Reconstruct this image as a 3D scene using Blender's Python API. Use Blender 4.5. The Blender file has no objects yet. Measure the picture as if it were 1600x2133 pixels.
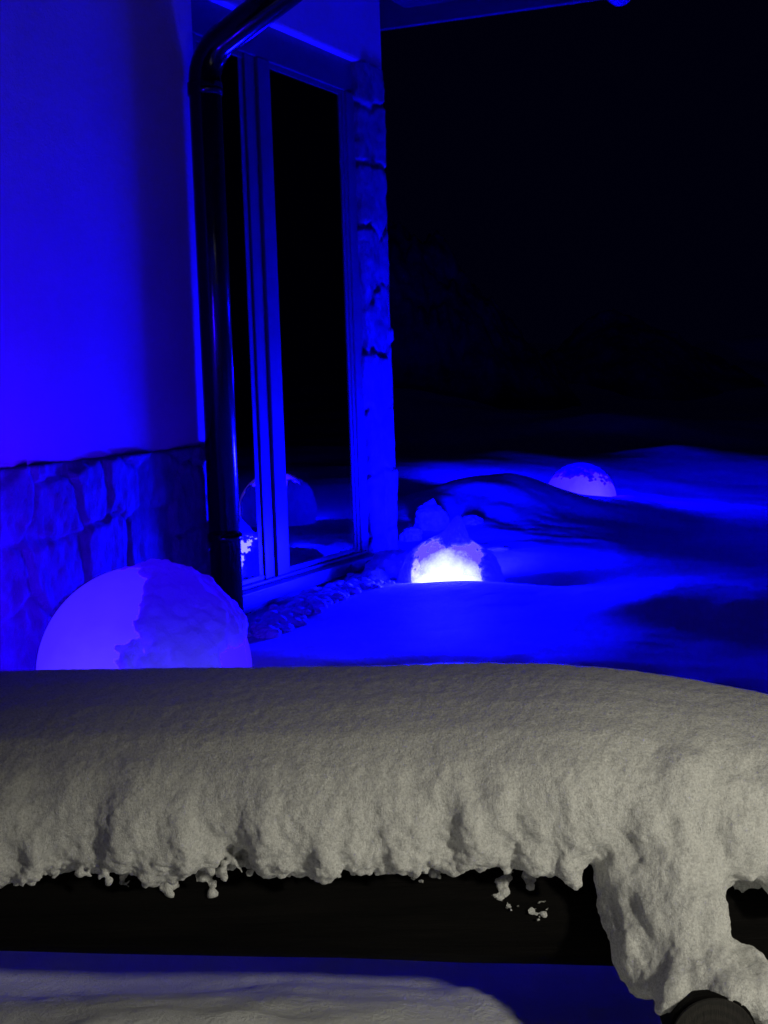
import bpy, bmesh, math, random
import numpy as np
from mathutils import Vector, Matrix, noise

C = bpy.context.scene
COL = C.collection
R = math.radians

# ------------------------------------------------------------------ camera, world, light, exposure
CAM_Z, F_PX, PITCH, ROLL = 0.90, 3000.0, 5.43, -0.034
cam_d = bpy.data.cameras.new('camera')
cam = bpy.data.objects.new('camera', cam_d); COL.objects.link(cam)
cam_d.sensor_fit = 'VERTICAL'; cam_d.sensor_height = 36.0; cam_d.sensor_width = 27.0
cam_d.lens = F_PX / 2133.0 * 36.0
cam_d.clip_start = 0.05; cam_d.clip_end = 600
CM = Matrix.Translation((0, 0, CAM_Z)) @ Matrix.Rotation(R(90 - PITCH), 4, 'X') @ Matrix.Rotation(ROLL, 4, 'Z')
cam.matrix_world = CM
C.camera = cam

w = bpy.data.worlds.new('World'); C.world = w; w.use_nodes = True
bg = w.node_tree.nodes['Background']
bg.inputs[0].default_value = (0.05, 0.05, 1.0, 1); bg.inputs[1].default_value = 0.0032
C.view_settings.view_transform = 'Standard'; C.view_settings.look = 'None'
C.view_settings.exposure = 0; C.view_settings.gamma = 1
C.cycles.use_denoising = True
C.cycles.max_bounces = 7; C.cycles.diffuse_bounces = 6; C.cycles.glossy_bounces = 3
C.cycles.transparent_max_bounces = 8
C.cycles.sample_clamp_indirect = 12

# warm shielded lamp behind the photographer's right shoulder, shining down on the rail
sp = bpy.data.lights.new('porch_light', 'SPOT'); spo = bpy.data.objects.new('porch_light', sp); COL.objects.link(spo)
sp.color = (1.0, 0.955, 0.77); sp.energy = 100; sp.shadow_soft_size = 0.09
sp.spot_size = R(84); sp.spot_blend = 0.35
spo.location = (1.55, 0.05, 1.08)
_az, _el = R(36), R(-51.8)
spo.rotation_euler = Vector((-math.sin(_az) * math.cos(_el), math.cos(_az) * math.cos(_el), math.sin(_el))).to_track_quat('-Z', 'Y').to_euler()

def ray(px, py):
    return (CM.to_3x3() @ Vector(((px - 800) / F_PX, (1066.5 - py) / F_PX, -1))).normalized()
def at(px, py, Y):                                     # the place seen at a picture point, Y metres ahead
    d = ray(px, py); return Vector((0, 0, CAM_Z)) + d * (Y / d.y)

# ------------------------------------------------------------------ helpers
def tag(o, label=None, cat=None, group=None, kind=None):
    if label: o['label'] = label
    if cat: o['category'] = cat
    if group: o['group'] = group
    if kind: o['kind'] = kind
    return o
def empty(name, loc=(0, 0, 0), rz=0):
    o = bpy.data.objects.new(name, None); COL.objects.link(o)
    o.location = loc; o.rotation_euler = (0, 0, rz); o.empty_display_size = 0.1
    return o
def link(name, me, mat, parent=None, smooth=True):
    o = bpy.data.objects.new(name, me); COL.objects.link(o)
    me.materials.clear(); me.materials.append(mat)
    if parent: o.parent = parent
    if smooth: me.polygons.foreach_set('use_smooth', [True] * len(me.polygons))
    return o
def bm_obj(name, bm, mat, parent=None, smooth=False):
    me = bpy.data.meshes.new(name); bm.to_mesh(me); bm.free()
    return link(name, me, mat, parent, smooth)
def box(bm, x0, x1, y0, y1, z0, z1, bev=0.0):
    r = bmesh.ops.create_cube(bm, size=1)
    for v in r['verts']:
        v.co = Vector(((x0 + x1) / 2 + v.co.x * (x1 - x0), (y0 + y1) / 2 + v.co.y * (y1 - y0), (z0 + z1) / 2 + v.co.z * (z1 - z0)))
    if bev:
        es = set(e for v in r['verts'] for e in v.link_edges)
        bmesh.ops.bevel(bm, geom=list(es), offset=bev, segments=2, affect='EDGES', profile=0.6)
def tube(bm, pts, rads, n=20, cap=True):
    pts = [Vector(p) for p in pts]
    if not isinstance(rads, (list, tuple)): rads = [rads] * len(pts)
    rings = []; up = None
    for i, p in enumerate(pts):
        t = (pts[min(i + 1, len(pts) - 1)] - pts[max(i - 1, 0)]).normalized()
        if up is None: up = t.orthogonal().normalized()
        up = (up - t * up.dot(t)).normalized(); sd = t.cross(up)
        rings.append([bm.verts.new(p + (up * math.cos(2 * math.pi * k / n) + sd * math.sin(2 * math.pi * k / n)) * rads[i]) for k in range(n)])
    for a, b in zip(rings, rings[1:]):
        for k in range(n): bm.faces.new((a[k], a[(k + 1) % n], b[(k + 1) % n], b[k]))
    if cap: bm.faces.new(rings[0][::-1]); bm.faces.new(rings[-1])
    return rings
def grid_mesh(name, P):                                # P: (n, m, 3)
    n, m = P.shape[:2]
    idx = np.arange(n * m).reshape(n, m)
    q = np.stack([idx[:-1, :-1], idx[:-1, 1:], idx[1:, 1:], idx[1:, :-1]], -1).reshape(-1, 4)
    me = bpy.data.meshes.new(name)
    me.vertices.add(n * m); me.vertices.foreach_set('co', P.reshape(-1).astype(np.float32))
    me.loops.add(q.size); me.loops.foreach_set('vertex_index', q.reshape(-1).astype(np.int32))
    me.polygons.add(len(q)); me.polygons.foreach_set('loop_start', (np.arange(len(q)) * 4).astype(np.int32))
    me.polygons.foreach_set('loop_total', np.full(len(q), 4, np.int32))
    me.update(calc_edges=True); me.validate()
    return me
_rs = np.random.RandomState(7); _perm = _rs.permutation(256); _perm = np.concatenate([_perm] * 3); _val = _rs.rand(256) * 2 - 1
def vn(x, y, z=None):                                  # vectorised value noise, -1..1
    x = np.asarray(x, float); y = np.asarray(y, float); z = np.zeros_like(x) if z is None else np.asarray(z, float)
    xi, yi, zi = np.floor(x).astype(int), np.floor(y).astype(int), np.floor(z).astype(int)
    fx, fy, fz = x - xi, y - yi, z - zi
    u, v, t = [f * f * f * (f * (f * 6 - 15) + 10) for f in (fx, fy, fz)]
    def h(a, b, c): return _val[_perm[_perm[_perm[a & 255] + (b & 255)] + (c & 255)]]
    def l(a, b, s): return a + (b - a) * s
    return l(l(l(h(xi, yi, zi), h(xi + 1, yi, zi), u), l(h(xi, yi + 1, zi), h(xi + 1, yi + 1, zi), u), v),
             l(l(h(xi, yi, zi + 1), h(xi + 1, yi, zi + 1), u), l(h(xi, yi + 1, zi + 1), h(xi + 1, yi + 1, zi + 1), u), v), t)
def fbm(x, y, z=None, o=4):
    s = 0; a = 1; z = np.zeros_like(np.asarray(x, float)) if z is None else z
    for i in range(o): s = s + a * vn(x + 17.3 * i, y + 5.1 * i, z + 9.7 * i); x, y, z, a = x * 2.03, y * 2.03, z * 2.03, a * .5
    return s
def sstep(a, b, x): t = np.clip((x - a) / (b - a), 0, 1); return t * t * (3 - 2 * t)

# ------------------------------------------------------------------ materials
def new_mat(name):
    m = bpy.data.materials.new(name); m.use_nodes = True
    nt = m.node_tree; b = nt.nodes['Principled BSDF']
    return m, nt, b
def nz(nt, scale, detail=4, rough=.6, coord='Object', stretch=None):
    tc = nt.nodes.new('ShaderNodeTexCoord'); n = nt.nodes.new('ShaderNodeTexNoise')
    n.inputs['Scale'].default_value = scale; n.inputs['Detail'].default_value = detail; n.inputs['Roughness'].default_value = rough
    if stretch:
        mp = nt.nodes.new('ShaderNodeMapping'); mp.inputs['Scale'].default_value = stretch
        nt.links.new(tc.outputs[coord], mp.inputs[0]); nt.links.new(mp.outputs[0], n.inputs['Vector'])
    else: nt.links.new(tc.outputs[coord], n.inputs['Vector'])
    return n.outputs[0]
def ramp(nt, src, stops):
    r = nt.nodes.new('ShaderNodeValToRGB'); e = r.color_ramp.elements
    while len(e) < len(stops): e.new(0.5)
    for el, (p, c) in zip(e, stops): el.position = p; el.color = (*c, 1)
    nt.links.new(src, r.inputs[0]); return r.outputs[0]
def bump(nt, b, src, dist, strength=1, prev=None):
    n = nt.nodes.new('ShaderNodeBump'); n.inputs['Distance'].default_value = dist; n.inputs['Strength'].default_value = strength
    nt.links.new(src, n.inputs['Height'])
    if prev is not None: nt.links.new(prev, n.inputs['Normal'])
    if b is not None: nt.links.new(n.outputs[0], b.inputs['Normal'])
    return n.outputs[0]

def snow_mat(name, near=False):
    m, nt, b = new_mat(name)
    b.inputs['Roughness'].default_value = .65
    b.inputs['Specular IOR Level'].default_value = .25
    nt.links.new(ramp(nt, nz(nt, 9, 5), [(.3, (.70, .71, .73)), (.7, (.84, .85, .86))]), b.inputs['Base Color'])
    if near:
        b.inputs['Subsurface Weight'].default_value = .4; b.inputs['Subsurface Radius'].default_value = (1, .95, .9); b.inputs['Subsurface Scale'].default_value = .007
        nt.links.new(ramp(nt, nz(nt, 300, 3, .75), [(.34, (.58, .58, .575)), (.62, (.90, .90, .89))]), b.inputs['Base Color'])
        n1 = bump(nt, None, nz(nt, 70, 4, .65), .004, .55)
        n2 = bump(nt, None, nz(nt, 330, 3, .7, stretch=(1, 1, .6)), .0022, 1, n1)
        bump(nt, b, nz(nt, 800, 2, .6), .0016, 1, n2)
        # glinting ice grains: scattered smooth facets
        vo = nt.nodes.new('ShaderNodeTexVoronoi'); vo.inputs['Scale'].default_value = 420
        tc = nt.nodes.new('ShaderNodeTexCoord'); nt.links.new(tc.outputs['Object'], vo.inputs['Vector'])
        sep = nt.nodes.new('ShaderNodeSeparateColor'); nt.links.new(vo.outputs['Color'], sep.inputs[0])
        nt.links.new(ramp(nt, sep.outputs[0], [(.86, (.65,) * 3), (.88, (.27,) * 3)]), b.inputs['Roughness'])
        nt.links.new(ramp(nt, sep.outputs[0], [(.86, (.2,) * 3), (.88, (1,) * 3)]), b.inputs['Specular IOR Level'])
    else:
        n1 = bump(nt, None, nz(nt, 22, 4, .6), .012, .5)
        n2 = bump(nt, None, nz(nt, 150, 3, .7), .004, .7, n1)
        bump(nt, b, nz(nt, 420, 3, .7), .0022, .9, n2)
    return m
M = {}
M['snow'] = snow_mat('snow')
M['snow_near'] = snow_mat('snow_near', True)

m, nt, b = new_mat('plaster'); M['plaster'] = m
nt.links.new(ramp(nt, nz(nt, 3, 6), [(.3, (.58, .40, .35)), (.5, (.64, .45, .39)), (.7, (.68, .48, .42))]), b.inputs['Base Color'])
b.inputs['Roughness'].default_value = .9
n1 = bump(nt, None, nz(nt, 34, 5, .7), .005, .8)
bump(nt, b, nz(nt, 170, 4, .7), .003, .9, n1)

m, nt, b = new_mat('stone'); M['stone'] = m
vo = nt.nodes.new('ShaderNodeTexVoronoi'); vo.inputs['Scale'].default_value = 4
nt.links.new(ramp(nt, nz(nt, 11, 6, .6), [(.28, (.10, .09, .085)), (.5, (.155, .145, .14)), (.72, (.215, .20, .19))]), b.inputs['Base Color'])
b.inputs['Roughness'].default_value = .85
n1 = bump(nt, None, nz(nt, 30, 5, .7, stretch=(1.6, 1, .5)), .012, .8)
bump(nt, b, nz(nt, 120, 4, .7), .004, .7, n1)

def plain(name, col, rough=.5, metal=0, bscale=None, bdist=.001, spec=.5):
    m, nt, b = new_mat(name); M[name] = m
    c2 = tuple(min(1, x * 1.35) for x in col)
    nt.links.new(ramp(nt, nz(nt, 12, 5), [(.3, col), (.75, c2)]), b.inputs['Base Color'])
    b.inputs['Roughness'].default_value = rough; b.inputs['Metallic'].default_value = metal
    b.inputs['Specular IOR Level'].default_value = spec
    if bscale: bump(nt, b, nz(nt, bscale, 4), bdist, .8)
    return m
plain('pipe_paint', (.005, .005, .005), .14, 0, 20, .001)
plain('frame_paint', (.085, .08, .08), .4, 0, 40, .0006)
plain('soffit_wood', (.045, .04, .035), .8, 0, 30, .002, .1)
plain('roof_tile', (.08, .06, .055), .7, 0, 20, .005)
plain('zinc', (.30, .30, .31), .3, .7, 30, .001)
plain('room', (.60, .56, .52), .9)
plain('curtain', (.25, .23, .22), .9, 0, 20, .004)

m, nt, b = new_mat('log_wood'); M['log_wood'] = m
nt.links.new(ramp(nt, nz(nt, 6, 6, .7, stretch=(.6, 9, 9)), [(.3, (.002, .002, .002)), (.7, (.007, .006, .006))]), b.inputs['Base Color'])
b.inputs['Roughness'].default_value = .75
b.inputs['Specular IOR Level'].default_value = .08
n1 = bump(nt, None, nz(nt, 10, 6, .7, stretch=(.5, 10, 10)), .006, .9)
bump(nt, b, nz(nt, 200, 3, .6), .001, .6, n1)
m, nt, b = new_mat('log_end_wood'); M['log_end_wood'] = m
tc = nt.nodes.new('ShaderNodeTexCoord'); wv = nt.nodes.new('ShaderNodeTexWave')
wv.wave_type = 'RINGS'; wv.rings_direction = 'Z'; wv.inputs['Scale'].default_value = 26; wv.inputs['Distortion'].default_value = 3; wv.inputs['Detail'].default_value = 4
nt.links.new(tc.outputs['Object'], wv.inputs['Vector'])
nt.links.new(ramp(nt, wv.outputs[0], [(.2, (.012, .011, .010)), (.8, (.022, .019, .017))]), b.inputs['Base Color'])
b.inputs['Roughness'].default_value = .8
bump(nt, b, nz(nt, 60, 5, .7, stretch=(3, .6, 1)), .003, .9)

m, nt, b = new_mat('window_glass'); M['glass'] = m
nt.nodes.remove(b)
out = nt.nodes['Material Output']
tr = nt.nodes.new('ShaderNodeBsdfTransparent'); tr.inputs[0].default_value = (.8, .8, .82, 1)
gl = nt.nodes.new('ShaderNodeBsdfGlossy'); gl.inputs['Roughness'].default_value = .012
fr = nt.nodes.new('ShaderNodeFresnel'); fr.inputs['IOR'].default_value = 3.4
mx = nt.nodes.new('ShaderNodeMixShader')
nt.links.new(fr.outputs[0], mx.inputs[0]); nt.links.new(tr.outputs[0], mx.inputs[1]); nt.links.new(gl.outputs[0], mx.inputs[2])
nt.links.new(mx.outputs[0], out.inputs[0])

# ------------------------------------------------------------------ the snowy ground
ctrl = []
def c(px, py, Y): p = at(px, py, Y); ctrl.append((p.x, p.y, p.z))
def cw(x, y, z): ctrl.append((x, y, z))
for x in (-1.6, -.6, .5, 1.6): cw(x, .8, -.12)
for x, z in ((-1.6, .05), (-.55, .050), (-.35, .058), (-.22, .05), (-.05, .03), (.12, .0), (.3, -.03), (.8, -.03), (1.6, -.03)): cw(x, 1.93, z)
for x in (-1.6, -.55, -.3, 0, .3, .8): cw(x, 2.06, -.012)
for x in (-1.6, -.5, .2, .8, 1.6): cw(x, 2.3, .0)
for x, z in ((-1.6, .24), (-1.1, .26), (-.6, .285), (-.1, .30), (.3, .27), (.6, .20), (.9, .17), (1.6, .15)): cw(x, 2.6, z)  # unseen bank added behind the rail, shading the ground from the near globe
for x in (-1.6, .2, .8, 1.6): cw(x, 3.0, .06)
for x in (-1.7, -1.2, -.4): cw(x, 3.5, .06)
cw(-1.3, 3.9, .08); cw(-.8, 4.2, .05)
for a in ((600, 1390, 3.98), (900, 1395, 3.95), (1200, 1395, 3.92), (1600, 1450, 3.75), (520, 1350, 4.3),
          (560, 1318, 4.75), (640, 1300, 4.85), (740, 1275, 4.95), (832, 1226, 5.35), (900, 1215, 5.35), (980, 1208, 5.4), (1080, 1213, 5.4), (1180, 1222, 5.3), (1350, 1240, 4.95), (1600, 1262, 4.8),
          (830, 1262, 5.0), (960, 1252, 5.05), (1180, 1252, 5.0), (1400, 1285, 4.75), (1600, 1315, 4.6),
          (1120, 1168, 5.95), (1300, 1165, 5.95), (1600, 1172, 6.1), (720, 1225, 5.6), (800, 1190, 6.0),
          (1000, 1005, 7.8), (1060, 988, 8.2), (1140, 1016, 8.4), (1215, 1038, 8.5), (1300, 1044, 8.6), (1420, 1068, 8.8), (1600, 1078, 9.0),
          (1060, 1110, 6.9), (1300, 1115, 7.0), (1600, 1125, 7.2), (870, 1110, 7.0), (930, 1060, 7.4), (1200, 1075, 7.7), (1450, 1095, 7.9),
          (1300, 1030, 9.35), (1370, 1050, 9.25), (1370, 1032, 10.5), (1600, 1032, 10.6), (1480, 1048, 9.8), (1560, 1000, 11.4),
          (830, 957, 12), (930, 953, 12.2), (1050, 936, 12.5), (1130, 948, 12.6), (1220, 952, 12.6), (1330, 945, 12.8), (1410, 926, 13), (1500, 938, 13), (1600, 944, 13),
          (900, 1000, 9.5), (830, 1040, 8.0), (1000, 970, 10.8),
          (1290, 905, 18), (900, 880, 20), (1600, 900, 20), (1200, 860, 26), (600, 860, 24)): c(*a)
cw(.75, 8.85, .19); cw(.45, 8.5, .2); cw(1.15, 9.1, .08); cw(.60, 5.75, .03); cw(.30, 5.75, .04); cw(1.32, 9.55, -.06); cw(1.9, 9.5, -.02)
for x in (-1, 1, 3, 6): cw(x, 15.3, -.28)
for x in (-12, 0, 12): cw(x, 40, .2)
for x, y in ((-8, 4), (-8, 12), (8, 3), (8, 8), (9, 14), (-6, 9), (4, 5), (4, 2), (4.5, 10)): cw(x, y, .0)
P = np.array(ctrl)
def U(r2): return np.where(r2 > 1e-12, r2 * np.log(np.maximum(r2, 1e-12)), 0) * .5
n = len(P); K = U(((P[:, None, :2] - P[None, :, :2]) ** 2).sum(-1)) + np.eye(n) * .012
A = np.zeros((n + 3, n + 3)); A[:n, :n] = K; A[:n, n] = 1; A[:n, n + 1:] = P[:, :2]; A[n, :n] = 1; A[n + 1:, :n] = P[:, :2].T
W = np.linalg.solve(A, np.concatenate([P[:, 2], [0, 0, 0]]))
def tps(X, Y):
    s = W[n] + W[n + 1] * X + W[n + 2] * Y
    for i in range(n): s = s + W[i] * U((X - P[i, 0]) ** 2 + (Y - P[i, 1]) ** 2)
    return s
def ground_h(X, Y):
    z = tps(X, Y)
    far = sstep(26, 44, np.hypot(X, Y)); side = sstep(5, 10, np.abs(X) - .25 * Y)
    z = z * (1 - far) * (1 - side) + (far + side) * .05 * 0
    z = np.clip(z, -.5, 1.2)
    k = sstep(4, 9, Y)
    z = z + fbm(X * 1.1, Y * .9, o=3) * (.006 + .008 * k) + fbm(X * 5, Y * 5, o=3) * .0022
    z = z + (1 - sstep(2.2, 2.5, Y)) * (.008 * fbm(X * 8, Y * 8, o=3) + .0025 * fbm(X * 40, Y * 40, o=3))
    # wind-packed lumps on the second bank
    q = np.exp(-(((X - .45) / .55) ** 2 + ((Y - 7.2) / .8) ** 2))
    z = z + q * .02 * fbm(X * 4.5, Y * 4.5, o=4)
    z = z + sstep(14, 30, Y) * fbm(X * .25, Y * .2, o=3) * .35 + sstep(28, 60, Y) * (1.2 + fbm(X * .12, Y * .08, o=3) * 1.4)
    # crumbly rim along the ledge before the middle lamp
    e = np.exp(-((Y - 5.12 + .02 * fbm(X * 9, X * 3, o=2)) / .035) ** 2) * sstep(.1, .4, X) * (1 - sstep(1.3, 1.8, X))
    z = z + e * .003 * fbm(X * 60, Y * 60, o=2)
    return z
def axis(segs):
    out = [segs[0][0]]
    for a, b, s0, s1 in segs:
        x = a
        while x < b - 1e-6:
            t = (x - a) / (b - a); x += s0 + (s1 - s0) * t; out.append(min(x, b))
    return np.array(out)
xs = axis([(-70, -4, 4, .25), (-4, -1.6, .2, .03), (-1.6, 3.6, .022, .03), (3.6, 7, .04, .25), (7, 80, .3, 4)])
ys = axis([(-12, 1.2, .8, .05), (1.2, 2.8, .012, .02), (2.8, 6.5, .02, .02), (6.5, 14, .03, .06), (14, 30, .08, .5), (30, 130, .6, 5)])
GX, GY = np.meshgrid(xs, ys)
GZ = ground_h(GX, GY)
tag(link('snow_ground', grid_mesh('snow_ground', np.stack([GX, GY, GZ], -1)), M['snow']), kind='structure', label='deep snow drifts lying over the garden', )

# ------------------------------------------------------------------ the house
TH = R(24.2)
d2 = Vector((math.sin(TH), math.cos(TH), 0)); n2 = Vector((math.cos(TH), -math.sin(TH), 0))
O = at(430, 900, 4.9); O.z = 0
house = empty('house', O, math.pi / 2 - TH)
tag(house, 'plastered house with stone plinth, tall dark window and stone column at left', 'house')
def wl(px, py, off=0.0):                               # picture point -> (along wall, height) on a plane `off` inside the wall face
    r = ray(px, py); o = Vector((0, 0, CAM_Z)); pn = -n2
    t = ((O + pn * off) - o).dot(pn) / r.dot(pn); p = o + r * t
    return (p - O).dot(d2), p.z
S_OPEN = 0.03                                          # near edge of the opening
REC = 0.030                                             # how far the window frame lies back
s_colin, _ = wl(764, 600)
s_end, _ = wl(798, 400)
_, z_lint = wl(700, 107)
s_pl0, z_pl = wl(200, 952)
print('S', s_colin, s_end, z_lint, z_pl, wl(797, 148), wl(500, 1280, REC), wl(740, 1200, REC), wl(560, 125, REC), wl(710, 185, REC), wl(0, 978), wl(400, 930))
Z_TOP = 2.75
# plaster wall left of the window
bm = bmesh.new(); box(bm, -7.0, S_OPEN, 0, .30, z_pl - .02, Z_TOP, .006); bm_obj('plaster_wall', bm, M['plaster'], house)
bm = bmesh.new(); box(bm, S_OPEN + .001, s_end + .028, -.004, .30, z_lint, Z_TOP - .003, .012); bm_obj('lintel', bm, M['plaster'], house)
bm = bmesh.new(); box(bm, s_end - .3, s_end - .02, .301, 5, -.5, Z_TOP - .003); box(bm, -7, s_end - .3, 4.7, 5, -.5, Z_TOP); bm_obj('gable_wall', bm, M['plaster'], house)

def masonry(name, u0, u1, v0, v1, res, cell, place, seed, depth=.028, jit=.75):
    """A wall face of split stones, u along, v up; place(u, v, h) -> xyz."""
    us = np.arange(u0, u1 + res, res); vs = np.arange(v0, v1 + res, res); us[-1] = u1; vs[-1] = v1
    Uu, V = np.meshgrid(us, vs); rs = np.random.RandomState(seed)
    rows = int((v1 - v0) / cell[1]) + 4; pts = []
    for r in range(-1, rows):
        u = u0 - cell[0]
        while u < u1 + cell[0] * 2:
            wd = cell[0] * rs.uniform(.6, 1.5)
            pts.append((u + wd / 2, v0 + (r + .5 + rs.uniform(-.5, .5) * jit) * cell[1], rs.uniform(-1, 1), rs.uniform(-1, 1), rs.uniform(-1, 1)))
            u += wd
    pts = np.array(pts)
    f1 = np.full(Uu.shape, 9.); f2 = f1.copy(); idc = np.zeros(Uu.shape, int)
    wu = Uu + .012 * vn(Uu * 14, V * 14); wv_ = V + .012 * vn(Uu * 14 + 50, V * 14)
    for i, p in enumerate(pts):
        d = np.maximum(np.abs(wu - p[0]) / cell[0], np.abs(wv_ - p[1]) / cell[1]) * .55 + np.hypot((wu - p[0]) / cell[0], (wv_ - p[1]) / cell[1]) * .45
        m_ = d < f1; f2 = np.where(m_, f1, np.minimum(f2, d)); idc = np.where(m_, i, idc); f1 = np.where(m_, d, f1)
    edge = sstep(.0, .11, f2 - f1)
    q = pts[idc]
    h = edge * (depth * .55 + q[..., 2] * depth * .3 + q[..., 3] * (wu - q[..., 0]) * .10 + q[..., 4] * (wv_ - q[..., 1]) * .05) \
        + (.13 * fbm(Uu * 26, V * 14, o=4) + .08 * fbm(Uu * 60, V * 36, o=2)) * (.3 + edge) * depth
    return grid_mesh(name, place(Uu, V, h)), h
me, _ = masonry('stone_plinth', -3.4, S_OPEN + .028, -.3, z_pl, .010, (.23, .19), lambda u, v, h: np.stack([u, np.where((v > z_pl - 1e-6) | (u > S_OPEN + .0279), .006, -.004 - h), v], -1), 5, .020)
plinth = link('stone_plinth', me, M['stone'], house)
bm = bmesh.new(); box(bm, -7, S_OPEN + .020, .005, .30, -.5, z_pl - .021); bm_obj('plinth_core', bm, M['stone'], house)
# return face of the plinth end (facing the window)
# stone column: the jamb face (toward us) and the outer face
def col_place(u, v, h):                                # u: 0..REC+.05 along the jamb, then along the outer face
    J = REC + .012
    wj = np.clip((u - J) / .02 + .5, 0, 1)             # rounded outer arris
    x = np.where(u < J, s_colin - h, s_colin + (u - J)) ; y = np.where(u < J, J - u - 0, 0.0)
    x = x + 0; y = y - h * wj - .001
    x = np.where(u < J, s_colin - h * (1 - wj), x)
    return np.stack([x, y, v], -1)
wcol = s_end - s_colin
me, _ = masonry('stone_column', 0, REC + .012 + wcol + .006, -.3, z_lint - .002, .008, (.16, .26), col_place, 11, .020, .25)
link('stone_column', me, M['stone'], house)
bm = bmesh.new(); box(bm, s_colin + .02, s_end - .012, .01, .30, -.5, z_lint - .003); bm_obj('column_core', bm, M['stone'], house)
# end face of the column, seen only from the side
me, _ = masonry('column_side', 0, .32, -.3, z_lint - .002, .012, (.16, .26), lambda u, v, h: np.stack([s_end + .004 + h * .3, -.01 + u, v], -1), 12, .03, .25)
link('column_side', me, M['stone'], house)

# window: frame, mullions, panes, room behind
win = empty('window'); win.parent = house
y0 = REC; y1 = REC + .07
z_sill_b = -.25
z_fr_bot = wl(560, 1215, REC)[1]; z_pane_b = wl(601, 1194, REC)[1]; z_pane_t = wl(640, 158, REC)[1]
sA0 = wl(521, 600, REC)[0]; sA1 = wl(579, 600, REC)[0]; sB0 = wl(724, 600, REC)[0]
print('W', z_fr_bot, z_pane_b, z_pane_t, sA0, sA1, sB0)
w0 = S_OPEN + .001; w1 = s_colin + .05
bm = bmesh.new()
box(bm, w0, w1, y0, y1, z_pane_t, z_lint + .06, .004)
box(bm, w0, w0 + .07, y0 + .001, y1, z_pane_b, z_pane_t - .001, .004)
box(bm, sB0 + .045, w1, y0 - .004, y1, z_pane_b, z_pane_t - .001, .004)
box(bm, sB0 + .02, sB0 + .043, y0 + .003, y1, z_pane_b, z_pane_t - .001, .003)
box(bm, sB0, sB0 + .019, y0 + .008, y1, z_pane_b, z_pane_t - .001, .003)
box(bm, w0, w1, y0 - .004, y1, z_fr_bot + .002, z_pane_b - .001, .004)
box(bm, w0 + .07, sB0, y0 + .010, y1 - .01, z_pane_b, z_pane_b + .02, .003)
box(bm, w0 + .07, sB0, y0 + .010, y1 - .01, z_pane_t - .022, z_pane_t - .001, .003)
bm_obj('frame', bm, M['frame_paint'], win)
bm = bmesh.new(); wA = sA1 - sA0
for a, b_, yy in ((0, .16, .012), (.17, .34, .004), (.35, .56, .009), (.57, 1.0, -.003)):
    box(bm, sA0 + wA * a, sA0 + wA * b_, y0 + yy, y1 - .002, z_pane_b + .001, z_pane_t - .001, .003)
bm_obj('mullion', bm, M['frame_paint'], win)
bm = bmesh.new()
box(bm, w0, w1 - .03, y0 - .05, y1, z_fr_bot - .05, z_fr_bot, .004)
bm_obj('sill', bm, M['frame_paint'], win)
bm = bmesh.new(); box(bm, w0, w1 - .03, y0 - .01, y1 + .02, z_sill_b, z_fr_bot - .051, .004); bm_obj('base_panel', bm, M['frame_paint'], win)
yp = y0 + .013
for a, b_ in ((w0 + .07, sA0 + .004), (sA1 - .004, sB0 + .004)):
    bm = bmesh.new(); box(bm, a, b_, yp, yp + .006, z_pane_b + .002, z_pane_t - .002); bm_obj('pane', bm, M['glass'], win)
# the room behind
bm = bmesh.new()
RX0, RX1, RY1 = -1.2, s_end - .31, 2.8
box(bm, RX0, RX1, RY1, RY1 + .1, -.3, 2.5); box(bm, RX0 - .1, RX0, .31, RY1, -.3, 2.5); box(bm, RX1 + .001, RX1 + .008, .31, RY1, -.3, 2.5)
box(bm, RX0, RX1, .31, RY1, -.4, -.3); box(bm, RX0, RX1, .31, RY1, 2.5, 2.6)
bm_obj('room_lining', bm, M['room'], house)

# plaster inner reveal already covered by the wall thickness; roof above
ROOF_OUT = .88; z_sof = 2.52; s_gable = s_end + .30
bm = bmesh.new()
box(bm, -7.2, s_gable, -ROOF_OUT, .0 - .005, z_sof, z_sof + .03)
bm_obj('soffit', bm, M['soffit_wood'], house)
bm = bmesh.new()
box(bm, -7.2, s_gable, -ROOF_OUT - .03, -ROOF_OUT, z_sof - .03, z_sof + .16, .004)
bm_obj('fascia', bm, M['soffit_wood'], house)
bm = bmesh.new()
box(bm, s_gable, s_gable + .04, -ROOF_OUT - .03, 5.2, z_sof - .075, z_sof + .2, .004)
bm_obj('barge_board', bm, M['soffit_wood'], house)
bm = bmesh.new()
v = [bm.verts.new(p) for p in ((-7.3, -ROOF_OUT - .08, z_sof + .17), (s_gable + .07, -ROOF_OUT - .08, z_sof + .17), (s_gable + .07, 2.4, z_sof + 1.6), (-7.3, 2.4, z_sof + 1.6))]
v2 = [bm.verts.new(p.co + Vector((0, 0, .12))) for p in v]
for f in ((0, 1, 2, 3), ): bm.faces.new([v[i] for i in f][::-1]); bm.faces.new([v2[i] for i in f])
for i in range(4): j = (i + 1) % 4; bm.faces.new((v[i], v[j], v2[j], v2[i]))
bm_obj('roof', bm, M['roof_tile'], house)
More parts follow.
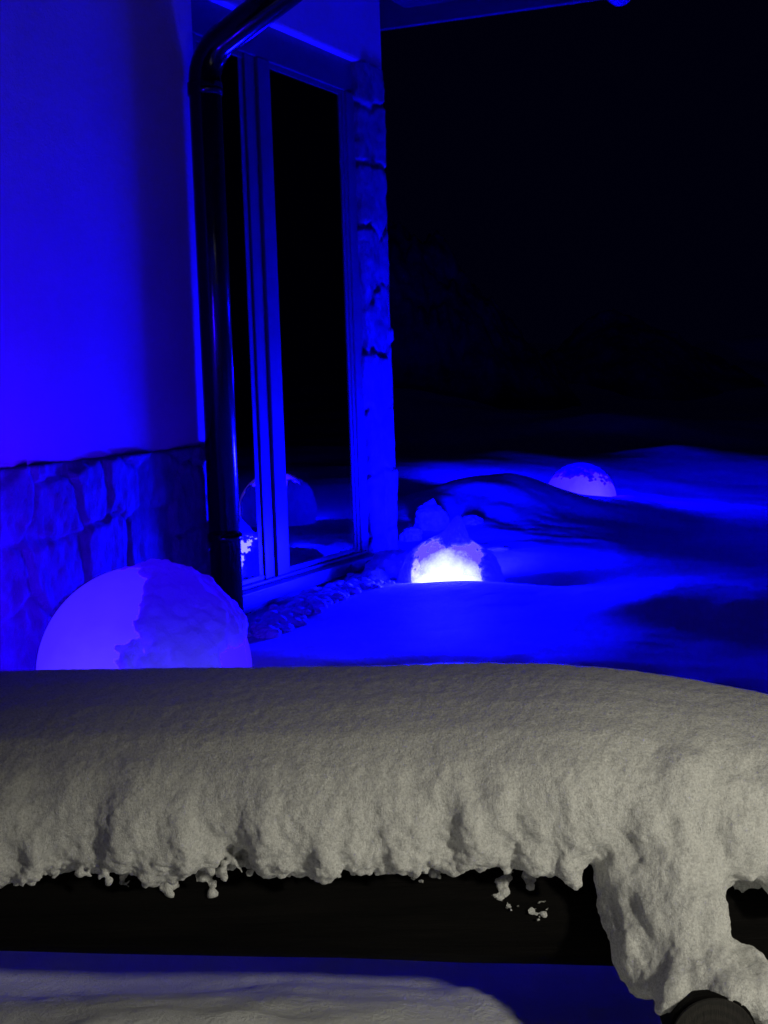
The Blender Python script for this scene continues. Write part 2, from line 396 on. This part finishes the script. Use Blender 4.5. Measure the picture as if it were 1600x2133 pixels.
# rain gutter: half-round, along the eave
gut_y = -ROOF_OUT - .095; gut_z = z_sof - .055; gr = .06
bm = bmesh.new()
rings = []
for s in (-7.2, s_gable + .02):
    ri = [bm.verts.new((s, gut_y + gr * math.cos(a), gut_z + gr * math.sin(a))) for a in [math.pi + math.pi * k / 14 for k in range(15)]]
    ri += [bm.verts.new((s, gut_y + (gr - .006) * math.cos(a), gut_z + (gr - .006) * math.sin(a))) for a in [2 * math.pi - math.pi * k / 14 for k in range(15)]]
    rings.append(ri)
for k in range(30): bm.faces.new((rings[0][k], rings[0][(k + 1) % 30], rings[1][(k + 1) % 30], rings[1][k]))
bm.faces.new(rings[1]); bm.faces.new(rings[0][::-1])
bmesh.ops.recalc_face_normals(bm, faces=bm.faces)
gut = bm_obj('gutter', bm, M['zinc'], house)

# downpipe: up the corner, elbow, out to the gutter
prad = .053
PO = -.068                                             # pipe axis in front of the wall
sp0 = wl(464, 1100, PO)[0]; sp1 = wl(436, 300, PO)[0]; sP = (sp0 + sp1) / 2
z_el = wl(440, 165, PO)[1]
print('P', sp0, sp1, z_el)
pts = [(sP, PO, -.3), (sP, PO, z_el - .02)]
a0 = R(27)
for k in range(1, 13):
    t = k / 12; an = t * (math.pi / 2 - a0); r = .15
    pts.append((sP, PO - r * (1 - math.cos(an)), z_el - .02 + r * math.sin(an)))
L = (gut_y - pts[-1][1]) / -math.cos(a0)
pts.append((sP, pts[-1][1] - L * math.cos(a0), pts[-1][2] + L * math.sin(a0)))
GP = pts[-1]
bm = bmesh.new(); tube(bm, pts, prad, 32); dp = bm_obj('downpipe', bm, M['pipe_paint'], house, True)
bm = bmesh.new()
tube(bm, [(sP, PO, z_el - .06), (sP, PO, z_el - .02)], prad + .005, 32)
bm_obj('pipe_collar', bm, M['pipe_paint'], dp, True)
bm = bmesh.new(); tube(bm, [(sP, PO, .36), (sP, PO, .385)], prad + .006, 32)
bm_obj('pipe_collar', bm, M['pipe_paint'], dp, True)
# second thin conduit beside the pipe
s_c = wl(492, 1000, -.03)[0]
bm = bmesh.new(); tube(bm, [(sP, PO - 0.0, .372), (sP, 0.02, .372)], .008, 10); bm_obj('pipe_bracket', bm, M['pipe_paint'], dp, True)

# ------------------------------------------------------------------ globe lamps in the snow
def globe_mat(name, core, mid, rim, center, scale, rough_edge=.25, strength=1.0):
    """glowing plastic shell; brightest where its bulb sits closest (centre given in the globe's own frame)."""
    m, nt, b = new_mat(name); N = nt.nodes
    tc = N.new('ShaderNodeTexCoord'); vm = N.new('ShaderNodeVectorMath'); vm.operation = 'DISTANCE'
    vm.inputs[1].default_value = center; nt.links.new(tc.outputs['Object'], vm.inputs[0])
    no = nz(nt, 16, 6, .7)
    ma = N.new('ShaderNodeMath'); ma.operation = 'MULTIPLY_ADD'; ma.inputs[1].default_value = rough_edge; 
    nt.links.new(no, ma.inputs[0])
    mb = N.new('ShaderNodeMath'); mb.operation = 'MULTIPLY'; mb.inputs[1].default_value = 1 / scale
    nt.links.new(vm.outputs['Value'], mb.inputs[0]); nt.links.new(mb.outputs[0], ma.inputs[2])
    col = ramp(nt, ma.outputs[0], [(.0 + rough_edge * .5, core), (.42 + rough_edge * .5, mid), (1.0, rim)])
    N.remove(b); em = N.new('ShaderNodeEmission'); tr = N.new('ShaderNodeBsdfTransparent'); mx = N.new('ShaderNodeMixShader')
    em.inputs[1].default_value = strength / .88; mx.inputs[0].default_value = .12
    nt.links.new(col, em.inputs[0]); nt.links.new(em.outputs[0], mx.inputs[1]); nt.links.new(tr.outputs[0], mx.inputs[2])
    nt.links.new(mx.outputs[0], N['Material Output'].inputs[0])
    return m
def crust_mat(name, through, edge):
    m = M['snow'].copy(); m.name = name; nt = m.node_tree; b = nt.nodes['Principled BSDF']   # thin snow the lamp shines through
    t = nt.nodes.new('ShaderNodeBsdfTranslucent'); t.inputs[0].default_value = (.9, .9, .9, 1)
    mx = nt.nodes.new('ShaderNodeMixShader'); mx.inputs[0].default_value = through
    at_ = nt.nodes.new('ShaderNodeAttribute'); at_.attribute_name = 'thickness'
    ad = nt.nodes.new('ShaderNodeMath'); ad.operation = 'MULTIPLY_ADD'; ad.inputs[1].default_value = .9
    nt.links.new(nz(nt, 26, 6, .8), ad.inputs[0]); nt.links.new(at_.outputs['Fac'], ad.inputs[2])
    nt.links.new(ramp(nt, ad.outputs[0], [(.35, (edge,) * 3), (.62, (edge * .35 + through * .65,) * 3), (.85, (edge * .06 + through,) * 3), (1.0, (through,) * 3)]), mx.inputs[0])
    nt.links.new(b.outputs[0], mx.inputs[1]); nt.links.new(t.outputs[0], mx.inputs[2]); nt.links.new(mx.outputs[0], nt.nodes['Material Output'].inputs[0])
    ge = nt.nodes.new('ShaderNodeNewGeometry'); dk = nt.nodes.new('ShaderNodeBsdfDiffuse'); dk.inputs[0].default_value = (.0, .0, .0, 1)
    m2 = nt.nodes.new('ShaderNodeMixShader'); nt.links.new(ge.outputs['Backfacing'], m2.inputs[0])   # underside painted black to hide the lamplight inside the globe
    nt.links.new(mx.outputs[0], m2.inputs[1]); nt.links.new(dk.outputs[0], m2.inputs[2]); nt.links.new(m2.outputs[0], nt.nodes['Material Output'].inputs[0])
    return m
def lamp(px, py, Y, GLOBE_R, label, mat, color, energy, cap_fn, cap_label, through, edge):
    p = at(px, py, Y)
    t = empty('globe_lamp', (p.x, p.y, p.z - GLOBE_R))
    tag(t, label, 'lamp', 'globe lamps sunk in the snow')
    bm = bmesh.new(); bmesh.ops.create_uvsphere(bm, u_segments=96, v_segments=64, radius=GLOBE_R)
    g = bm_obj('globe', bm, mat, t, True); g.location = (0, 0, GLOBE_R)
    bm = bmesh.new(); tube(bm, [(0, 0, -.08), (0, 0, .03)], [.07, .09], 24); bm_obj('base', bm, M['pipe_paint'], t, True)
    l = bpy.data.lights.new('bulb', 'POINT'); lo = bpy.data.objects.new('bulb', l); COL.objects.link(lo); lo.parent = t
    lo.location = (0, 0, GLOBE_R * 1.3); l.shadow_soft_size = GLOBE_R * .68; l.color = color; l.energy = energy
    # snow stuck on the globe: thickness over the sphere
    nu, nv = 260, 150
    ph = np.linspace(0, 2 * np.pi, nu + 1); th = np.linspace(0.0001, np.pi - .0001, nv)
    PH, THh = np.meshgrid(ph, th)
    dx, dy, dz = np.sin(THh) * np.cos(PH), np.sin(THh) * np.sin(PH), np.cos(THh)
    h = cap_fn(dx, dy, dz)
    r = GLOBE_R + np.maximum(h, -.03)
    me = grid_mesh('snow_crust', np.stack([dx * r, dy * r, dz * r], -1))
    ta = me.attributes.new('thickness', 'FLOAT', 'POINT'); ta.data.foreach_set('value', np.clip((r - GLOBE_R) / .012, 0, 1).reshape(-1).astype(np.float32))
    bm = bmesh.new(); bm.from_mesh(me)
    bmesh.ops.delete(bm, geom=[f for f in bm.faces if max(v.co.length for v in f.verts) < GLOBE_R], context='FACES')
    bmesh.ops.delete(bm, geom=[v for v in bm.verts if not v.link_faces], context='VERTS')
    bm.normal_update()
    if sum(f.normal.dot(f.calc_center_median()) for f in bm.faces) < 0: bmesh.ops.reverse_faces(bm, faces=bm.faces)
    bm.to_mesh(me); bm.free()
    cobj = link('snow_crust', me, crust_mat('crust', through, edge), None); cobj.location = p
    tag(cobj, cap_label, 'snow', 'snow lying on the globe lamps')
    return p
mat_big = globe_mat('globe_near', (.12, .055, 1.4), (.055, .017, 1.3), (.018, .002, 1.0), (-.04, -.22, -.06), .52, .14)
mat_mid = globe_mat('globe_middle', (1.6, 1.7, 9.), (1.05, 1.2, 5.), (.12, .07, 1.5), (-.02, -.19, .0), .235, .5)
mat_far = globe_mat('globe_far', (.13, .07, 1.6), (.055, .022, 1.3), (.03, .008, 1.1), (.05, -.22, .03), .40, .3)

mat_far4 = globe_mat('globe_right', (.16, .08, 1.6), (.10, .045, 1.4), (.03, .008, 1.1), (-.15, -.20, .03), .40, .3)
def cap_big(x, y, z):
    nn = fbm(x * 3.2 + 4, y * 3.2, z * 3.2, 5)
    right = x + .02 + .16 * nn - .35 * np.clip(-z + .35, 0, 1) * 0 - .25 * (z < 0) * 0
    edge = right + .40 * np.clip(z - .75, 0, 1)                       # reaches left at the crown
    low = sstep(.74, .86, x + .10 * nn) * sstep(.40, .22, z)          # bare again low on the right
    m = sstep(-.12, .30, edge + .10 * fbm(x * 14, y * 14, z * 14, 3)) * (1 - low)
    return -.004 + m * (.015 + .006 * fbm(x * 9, y * 9, z * 9, 3)) + .004 * m * fbm(x * 4, y * 4, z * 2, 2)
def cap_mid(x, y, z):
    nn = fbm(x * 4 + 9, y * 4, z * 4, 5)
    a = np.maximum(np.maximum(z - .88 + .08 * nn, x - .62 + .10 * nn), -.91 * x + .41 * y - .42 + .06 * nn)  # last term: crust added on the window side to block the lamp's reflection
    m = sstep(-.06, .16, a + .07 * fbm(x * 16, y * 16, z * 16, 3))
    t = -.005 + m * (.012 + .014 * sstep(.45, 1, x) * (1 - z * .5) + .004 * fbm(x * 9, y * 9, z * 9, 3))
    pk = np.exp(-(((x - .16) / .17) ** 2 + ((y + .0) / .30) ** 2)) * (z > 0)
    return t + pk * .075
def cap_right(x, y, z):
    nn = fbm(x * 4 + 6, y * 4, z * 4 + 2, 5)
    m = sstep(-.05, .10, .72 - z + .12 * nn) * sstep(.35, .10, x + .1 * nn)
    return -.005 + m * (.020 + .006 * fbm(x * 7, y * 7, z * 7, 3))
def cap_far(x, y, z):
    nn = fbm(x * 4 + 2, y * 4, z * 4 + 7, 5)
    m = sstep(-.12, .30, z - .62 + .12 * nn + .12 * x + .08 * fbm(x * 14, y * 14, z * 14, 3))
    return -.005 + m * (.013 + .005 * fbm(x * 9, y * 9, z * 9, 3))
lamp(303, 1400, 3.33, .25, 'large nearest blue globe lamp glowing behind the snowy rail by the house', mat_big, (.017, 0, 1), 620, cap_big, 'thin melted snow on the right half of the nearest globe', .024, .06)
PM = lamp(936, 1218, 5.72, .197, 'middle globe lamp shining white in the snow right of the house', mat_mid, (.0005, .0005, 1), 17000, cap_mid, 'peaked snow hood over the white shining globe', .009, .16)
PF = lamp(1209, 1042, 9.5, .238, 'farthest blue globe lamp half hidden behind a snow bank', mat_far, (.0008, 0, 1), 8000, cap_far, 'thin frost of snow over the farthest globe', .004, .12)
lamp(1874, 1072, 7.9, .25, 'globe lamp out on the right whose glow is mirrored in the window pane', mat_far4, (.0002, 0, 1), 5200, cap_right, 'frosty snow over the globe lamp at far right', .004, .06)

# ------------------------------------------------------------------ clods and crumbs of snow
def clod(loc, sx, sy, sz, seed, label, peak=0):
    bm = bmesh.new(); bmesh.ops.create_icosphere(bm, subdivisions=5, radius=1)
    co = np.array([v.co[:] for v in bm.verts])
    x, y, z = co.T
    k = 1 + .22 * fbm(x * 1.4 + seed * 3.1, y * 1.4, z * 1.4, 2) + .10 * np.abs(fbm(x * 4 + seed, y * 4, z * 4, 4))
    q = co * k[:, None]
    q[:, 2] += peak * np.exp(-((x - .2) ** 2 + y ** 2) / .12) * (z > 0)
    for v, cc in zip(bm.verts, q): v.co = Vector((cc[0] * sx, cc[1] * sy, cc[2] * sz))
    o = bm_obj('snow_clod', bm, M['snow'], None, True); o.location = loc
    return tag(o, label, 'snow clod', 'snow clods heaped beside the house')
for px, py, Y, sx, sz, pk, lab in (
    (895, 1085, 7.1, .085, .085, .35, 'pointed snow clod standing tallest behind the white globe'),
    (858, 1120, 6.8, .05, .05, 0, 'small lumpy snow clod left of the pointed clod'),
    (985, 1092, 7.1, .05, .045, 0, 'rounded snow clod behind the peaked snow hood'),
    (818, 1186, 5.86, .10, .082, 0, 'broad snow clod at the foot of the stone column'),
    (1035, 1155, 6.3, .08, .035, 0, 'low snow clod just right of the white globe'),
    (1098, 1160, 6.3, .07, .03, 0, 'flat snow clod farther right of the white globe'),
    (783, 1212, 5.7, .055, .05, .1, 'snow clod between the window sill and the white globe'),
    (768, 1240, 5.4, .055, .045, 0, 'snow clod lying left of the white globe on the slope')):
    p = at(px, py, Y); clod(p, sx, sx * 1.1, sz, int(px), lab, pk)
rnd = random.Random(4)
bm = bmesh.new()
bmi = bmesh.new(); bmesh.ops.create_icosphere(bmi, subdivisions=2, radius=1)
base = [v.co.copy() for v in bmi.verts]; faces = [[v.index for v in f.verts] for f in bmi.faces]; bmi.free()
for i in range(900):
    t = rnd.random(); px = 540 + 260 * t + rnd.gauss(0, 14); Y = 4.75 + 1.05 * t + rnd.gauss(0, .10)
    g = at(px, 1250, Y); gx = g.x
    local = (Vector((gx, Y, 0)) - O).dot(n2)
    if local < .03: continue
    z = float(ground_h(np.array([gx]), np.array([Y]))[0]); r = abs(rnd.gauss(.006, .007)) + .004; sd = rnd.random() * 50
    vs = []
    for b_ in base:
        k = r * (1 + .35 * noise.noise(b_ * 1.6 + Vector((sd, sd, 0))))
        vs.append(bm.verts.new((gx + b_.x * k * 1.15, Y + b_.y * k, z + r * .35 + b_.z * k * .85)))
    for f in faces: bm.faces.new([vs[j] for j in f])
tag(bm_obj('snow_crumbs', bm, M['snow'], None, True), 'crumbs of broken snow strewn along the foot of the window', 'snow', kind='stuff')

# ------------------------------------------------------------------ faint hills far behind
m, nt, b = new_mat('far_brush'); M['brush'] = m
nt.links.new(ramp(nt, nz(nt, .9, 6, .75), [(.35, (.03, .03, .03)), (.65, (.30, .30, .31))]), b.inputs['Base Color']); b.inputs['Roughness'].default_value = .9
def hill(px, top, base, hw, Y, depth, skew, sd):
    b0 = at(px, base, Y); h = at(px, top, Y).z - b0.z; r = hw / F_PX * Y
    u = np.linspace(-1, 1, 200); v_ = np.linspace(-1, 1, 90); Uu, V = np.meshgrid(u, v_)
    k = np.clip(1 - np.abs(Uu - skew * (1 - np.abs(Uu))) ** 1.5, 0, 1) * np.clip(1 - V * V, 0, 1)
    z = k * h * (1 + .16 * fbm(Uu * 3 + sd, V * 2, o=4)) + .05 * k ** .3 * h * np.abs(fbm(Uu * 14 + sd, V * 8, o=4)) - .3
    tag(link('snowy_hill', grid_mesh('snowy_hill', np.stack([b0.x + Uu * r, Y + V * depth, b0.z + z], -1)), M['brush']), kind='structure')
hill(900, 480, 880, 330, 36, 6, -.1, 3)
hill(1320, 655, 880, 420, 42, 7, -.25, 8)

# ------------------------------------------------------------------ the log rail
fence = empty('log_fence', (0.0, 1.95, -.2)); fence_inv = Vector((0, 1.95, -.2))
tag(fence, 'dark round log rail with thick snow along its top, in front of everything', 'fence')
def lg(name, p0, p1, r0, r1, mat, parent=fence, seg=60, n_=36, seed=0):
    bm = bmesh.new(); p0, p1 = Vector(p0), Vector(p1); pts = [p0.lerp(p1, k / seg) for k in range(seg + 1)]
    rr = [(r0 + (r1 - r0) * k / seg) * (1 + .03 * noise.noise(Vector((k * .35, seed, 0)))) for k in range(seg + 1)]
    tube(bm, pts, rr, n_)
    ax = (p1 - p0).normalized()
    for v in bm.verts:
        t = (v.co - p0).dot(ax); c0 = p0 + ax * t; rv = v.co - c0
        v.co = c0 + rv * (1 + .05 * noise.noise(Vector((t * 2, rv.x * 40, rv.z * 40 + seed))))
        v.co -= fence_inv
    return bm_obj(name, bm, mat, parent, True)
zr0 = at(0, 1972, 1.95).z + .072; xr0 = -1.75
p_l = at(0, 1966, 1.95); p_r = at(1600, 2012, 1.95)
sl = (p_r.z - p_l.z) / (p_r.x - p_l.x)
def rail_z(x): return p_l.z + .072 + sl * (x - p_l.x)
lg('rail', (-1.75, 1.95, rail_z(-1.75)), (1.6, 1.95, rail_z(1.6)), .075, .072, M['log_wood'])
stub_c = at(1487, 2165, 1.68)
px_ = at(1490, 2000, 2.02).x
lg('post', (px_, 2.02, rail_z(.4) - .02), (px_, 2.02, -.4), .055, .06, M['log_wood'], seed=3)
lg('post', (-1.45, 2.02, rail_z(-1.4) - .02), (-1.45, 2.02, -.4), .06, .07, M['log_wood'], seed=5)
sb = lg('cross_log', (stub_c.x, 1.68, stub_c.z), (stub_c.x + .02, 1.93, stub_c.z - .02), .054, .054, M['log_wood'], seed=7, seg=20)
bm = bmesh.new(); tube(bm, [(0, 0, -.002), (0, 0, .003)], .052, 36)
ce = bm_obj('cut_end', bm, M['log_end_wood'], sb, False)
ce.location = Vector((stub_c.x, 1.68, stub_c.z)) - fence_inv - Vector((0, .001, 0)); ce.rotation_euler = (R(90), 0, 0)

# ------------------------------------------------------------------ snow on the rail
bm = bmesh.new()
prof = [(1.835, .254), (1.812, .279), (1.80, .32), (1.803, .355), (1.822, .395), (1.86, .432), (1.92, .458), (1.99, .474), (2.06, .480), (2.13, .465),
        (2.18, .425), (2.205, .37), (2.19, .31), (2.12, .265), (2.03, .25), (1.95, .25), (1.88, .25)]
rings = []
NX = 420
for i in range(NX + 1):
    x = -1.72 + 3.25 * i / NX
    dz = -(rail_z(0) - rail_z(x)) * .35
    dz -= .165 * max(0, (x - .22)) ** 1.6 / (.6 ** 1.0)
    dz += .004 * noise.noise(Vector((x * 3, 1, 0)))
    ring = []
    for k, (y, z) in enumerate(prof):
        low = 1 - min(1, max(0, (z - .26) / .16)) if k < 7 else 0
        yy = y + .018 * noise.noise(Vector((x * 5.5, z * 4, 3))) - low * (.020 * noise.noise(Vector((x * 17, z * 5, 9))) + .012 * noise.noise(Vector((x * 37, z * 9, 19))))
        zz = z + dz + (.012 * noise.noise(Vector((x * 16, 7, 0))) + .010 * noise.noise(Vector((x * 47, 3, 0))) if k < 2 else 0)
        ring.append(bm.verts.new((x, yy, zz)))
    rings.append(ring)
m_ = len(prof)
for a, b_ in zip(rings, rings[1:]):
    for k in range(m_): bm.faces.new((a[k], b_[k], b_[(k + 1) % m_], a[(k + 1) % m_]))
bm.faces.new(rings[0]); bm.faces.new(rings[-1][::-1])
bmesh.ops.recalc_face_normals(bm, faces=bm.faces)
def blob(p, rx, ry, rz, tilt=0, sub=3, tx=0):
    mt = Matrix.Translation(p) @ Matrix.Rotation(tilt, 4, 'Y') @ Matrix.Rotation(tx, 4, 'X') @ Matrix.Diagonal((rx, ry, rz, 1))
    bmesh.ops.create_icosphere(bm, subdivisions=sub, radius=1, matrix=mt)
S = 1.82 / F_PX
for px, py, hw, hh, Y in ((20, 1740, 45, 90, 1.83), (75, 1790, 26, 95, 1.815), (45, 1835, 11, 40, 1.815), (170, 1740, 55, 85, 1.83), (255, 1740, 40, 75, 1.83), (345, 1740, 30, 85, 1.83),
        (440, 1750, 32, 85, 1.825), (520, 1740, 40, 80, 1.83), (600, 1750, 30, 70, 1.84), (665, 1760, 30, 90, 1.82), (735, 1755, 38, 85, 1.82), (690, 1800, 16, 40, 1.82),
        (840, 1770, 24, 80, 1.82), (868, 1800, 14, 45, 1.82), (955, 1765, 42, 75, 1.83), (1060, 1760, 30, 60, 1.84), (1110, 1750, 26, 75, 1.83), (1190, 1790, 24, 85, 1.825), (1205, 1840, 10, 40, 1.825)):
    blob(at(px, py, Y), hw * S, .021, hh * S * .84, 0)
# mass running down over the cross log
for px, py, hw, hh, Y, ry in ((1400, 1690, 150, 150, 1.86, .07), (1300, 1810, 60, 90, 1.845, .05), (1305, 1895, 60, 80, 1.84, .05), (1318, 1960, 52, 75, 1.81, .05), (1352, 2030, 48, 60, 1.78, .05), (1390, 1800, 135, 120, 1.85, .08), (1405, 1900, 128, 120, 1.83, .09), (1430, 1985, 112, 95, 1.80, .09), (1440, 2050, 98, 66, 1.775, .08),
        (1385, 2055, 50, 60, 1.75, .05), (1372, 2100, 30, 36, 1.73, .035), (1560, 1760, 95, 90, 1.86, .06), (1545, 1800, 60, 60, 1.85, .05), (1500, 2040, 90, 55, 1.76, .07), (1570, 2055, 62, 62, 1.75, .06), (1560, 1985, 30, 34, 1.78, .03),
        (1610, 2060, 50, 55, 1.76, .05), (1590, 2115, 18, 48, 1.74, .03), (1660, 1790, 80, 80, 1.86, .06)):
    blob(at(px, py, Y), hw * Y / F_PX, ry, hh * Y / F_PX, 0, 4)
def remesh(bm, vox, it):
    me = bpy.data.meshes.new('tmp'); bm.to_mesh(me); bm.free()
    tmp = bpy.data.objects.new('tmp', me); COL.objects.link(tmp)
    mod = tmp.modifiers.new('r', 'REMESH'); mod.mode = 'VOXEL'; mod.voxel_size = vox; mod.adaptivity = 0
    sm = tmp.modifiers.new('s', 'SMOOTH'); sm.iterations = it; sm.factor = .5
    dg = bpy.context.evaluated_depsgraph_get(); m2 = bpy.data.meshes.new_from_object(tmp.evaluated_get(dg))
    bpy.data.objects.remove(tmp); return m2
me1 = remesh(bm, .005, 22)
def disp(me, fn):
    k = len(me.vertices); a = np.empty(k * 3, np.float32); me.vertices.foreach_get('co', a); a = a.reshape(-1, 3).astype(float)
    q = np.empty(k * 3, np.float32); me.vertices.foreach_get('normal', q); q = q.reshape(-1, 3)
    a += q * fn(*a.T)[:, None]; me.vertices.foreach_set('co', a.astype(np.float32).reshape(-1)); me.update()
def flutes(x, y, z):
    front = sstep(.44, .30, z) * sstep(1.98, 1.88, y)
    h = (.016 * fbm(x * 13, y * 12, z * 5, 2) + .006 * fbm(x * 30 + 9, y * 20, z * 10, 2)) * front + .0035 * fbm(x * 34, y * 34, z * 22, 3) * (.12 + .88 * front)
    return h + .0065 * fbm(x * 19, y * 19, z * 19, 3) * sstep(.27, .2, z) * sstep(.25, .3, x)
disp(me1, flutes)
bm = bmesh.new(); bm.from_mesh(me1)
rnd = random.Random(12)
bmi = bmesh.new(); bmesh.ops.create_icosphere(bmi, subdivisions=2, radius=1)
ico_v = [v.co.copy() for v in bmi.verts]; ico_f = [[v.index for v in f.verts] for f in bmi.faces]; bmi.free()
def blob(p, rx, ry, rz, tilt=0, sub=0):                # small ragged crumb
    p = Vector(p); sd = Vector((rnd.random() * 90, 0, 0)); vs = []
    for v in ico_v:
        k = 1 + .9 * noise.noise(v * 1.3 + sd)
        vs.append(bm.verts.new(p + Vector((v.x * rx, v.y * ry, v.z * rz)) * k))
    for f in ico_f: bm.faces.new([vs[j] for j in f])
for i in range(1400):                                   # ragged crumbs along the lower lip
    x = rnd.uniform(-1.0, .95); z = .275 + rnd.gauss(0, .010) - .03 * max(0, x - .3) + (.006 if rnd.random() < .5 else -.004)
    r = rnd.uniform(.0022, .0050); blob((x, 1.835 + rnd.uniform(-.012, .02), z - .004), r * rnd.uniform(.7, 1.3), r, r * rnd.uniform(.8, 1.7), 0, 2)
for px, py, s_ in ((425, 1835, 1.2), (432, 1848, .8), (350, 1838, .8), (345, 1852, .8), (250, 1832, .8), (256, 1845, .6), (1050, 1850, .9), (1045, 1868, .8), (1062, 1838, .8), (1110, 1842, .7), (1100, 1900, .7),
                   (1128, 1895, .6), (1110, 1905, .5), (880, 1832, .8), (910, 1828, .7), (1530, 1845, 1), (1560, 1855, 1), (1590, 1850, 1), (1510, 1830, 1.2), (1060, 1893, .5), (975, 1917, .2)):
    for q in range(9):
        p = at(px + rnd.gauss(0, 9), py + rnd.gauss(0, 8), 1.874); r = rnd.uniform(.0028, .0055) * s_
        # sit on the log's front
        zc = rail_z(p.x); dzz = max(-.07, min(.07, p.z - zc)); p.y = 1.95 - math.sqrt(.0755 ** 2 - dzz ** 2) - .002
        blob(p, r * 1.2, r * .8, r * 1.3, 0, 2)
me2 = remesh(bm, .0028, 3)
bm = bmesh.new(); bm.from_mesh(me2); seen = set(); kill = []     # drop crumbs that would hang in the air
for v0 in bm.verts:
    if v0 in seen: continue
    st = [v0]; seen.add(v0); isl = []
    while st:
        q = st.pop(); isl.append(q)
        for e in q.link_edges:
            o_ = e.other_vert(q)
            if o_ not in seen: seen.add(o_); st.append(o_)
    if len(isl) < 4000 and max(q.co.y for q in isl) < 1.872: kill += isl
bmesh.ops.delete(bm, geom=kill, context='VERTS'); bm.to_mesh(me2); bm.free()
nv_ = len(me2.vertices); co = np.empty(nv_ * 3, np.float32); me2.vertices.foreach_get('co', co); co = co.reshape(-1, 3).astype(float)
no = np.empty(nv_ * 3, np.float32); me2.vertices.foreach_get('normal', no); no = no.reshape(-1, 3)
x, y, z = co.T
front = sstep(.44, .30, z) * sstep(1.98, 1.88, y)
h = .0005 * fbm(x * 130, y * 130, z * 110, 3) + .0022 * fbm(x * 78, y * 78, z * 70, 3) * (.25 + .75 * front) * (1 - .35 * sstep(.22, .28, x) * sstep(.3, .24, z))
h = h + (.0035 * fbm(x * 55, y * 55, z * 45, 3) + .0016 * fbm(x * 160, y * 160, z * 160, 2)) * sstep(.32, .27, z) * (1 - .65 * sstep(.22, .28, x))
fine = sstep(.29, .26, z)
h = h - .0 * fine
co += no * h[:, None]
me2.vertices.foreach_set('co', co.astype(np.float32).reshape(-1)); me2.update()
print('rail snow verts', nv_)
rs_ = link('rail_snow', me2, M['snow_near'])
tag(rs_, 'thick fluffy snow heaped along the log rail, drooping over the log end', 'snow')
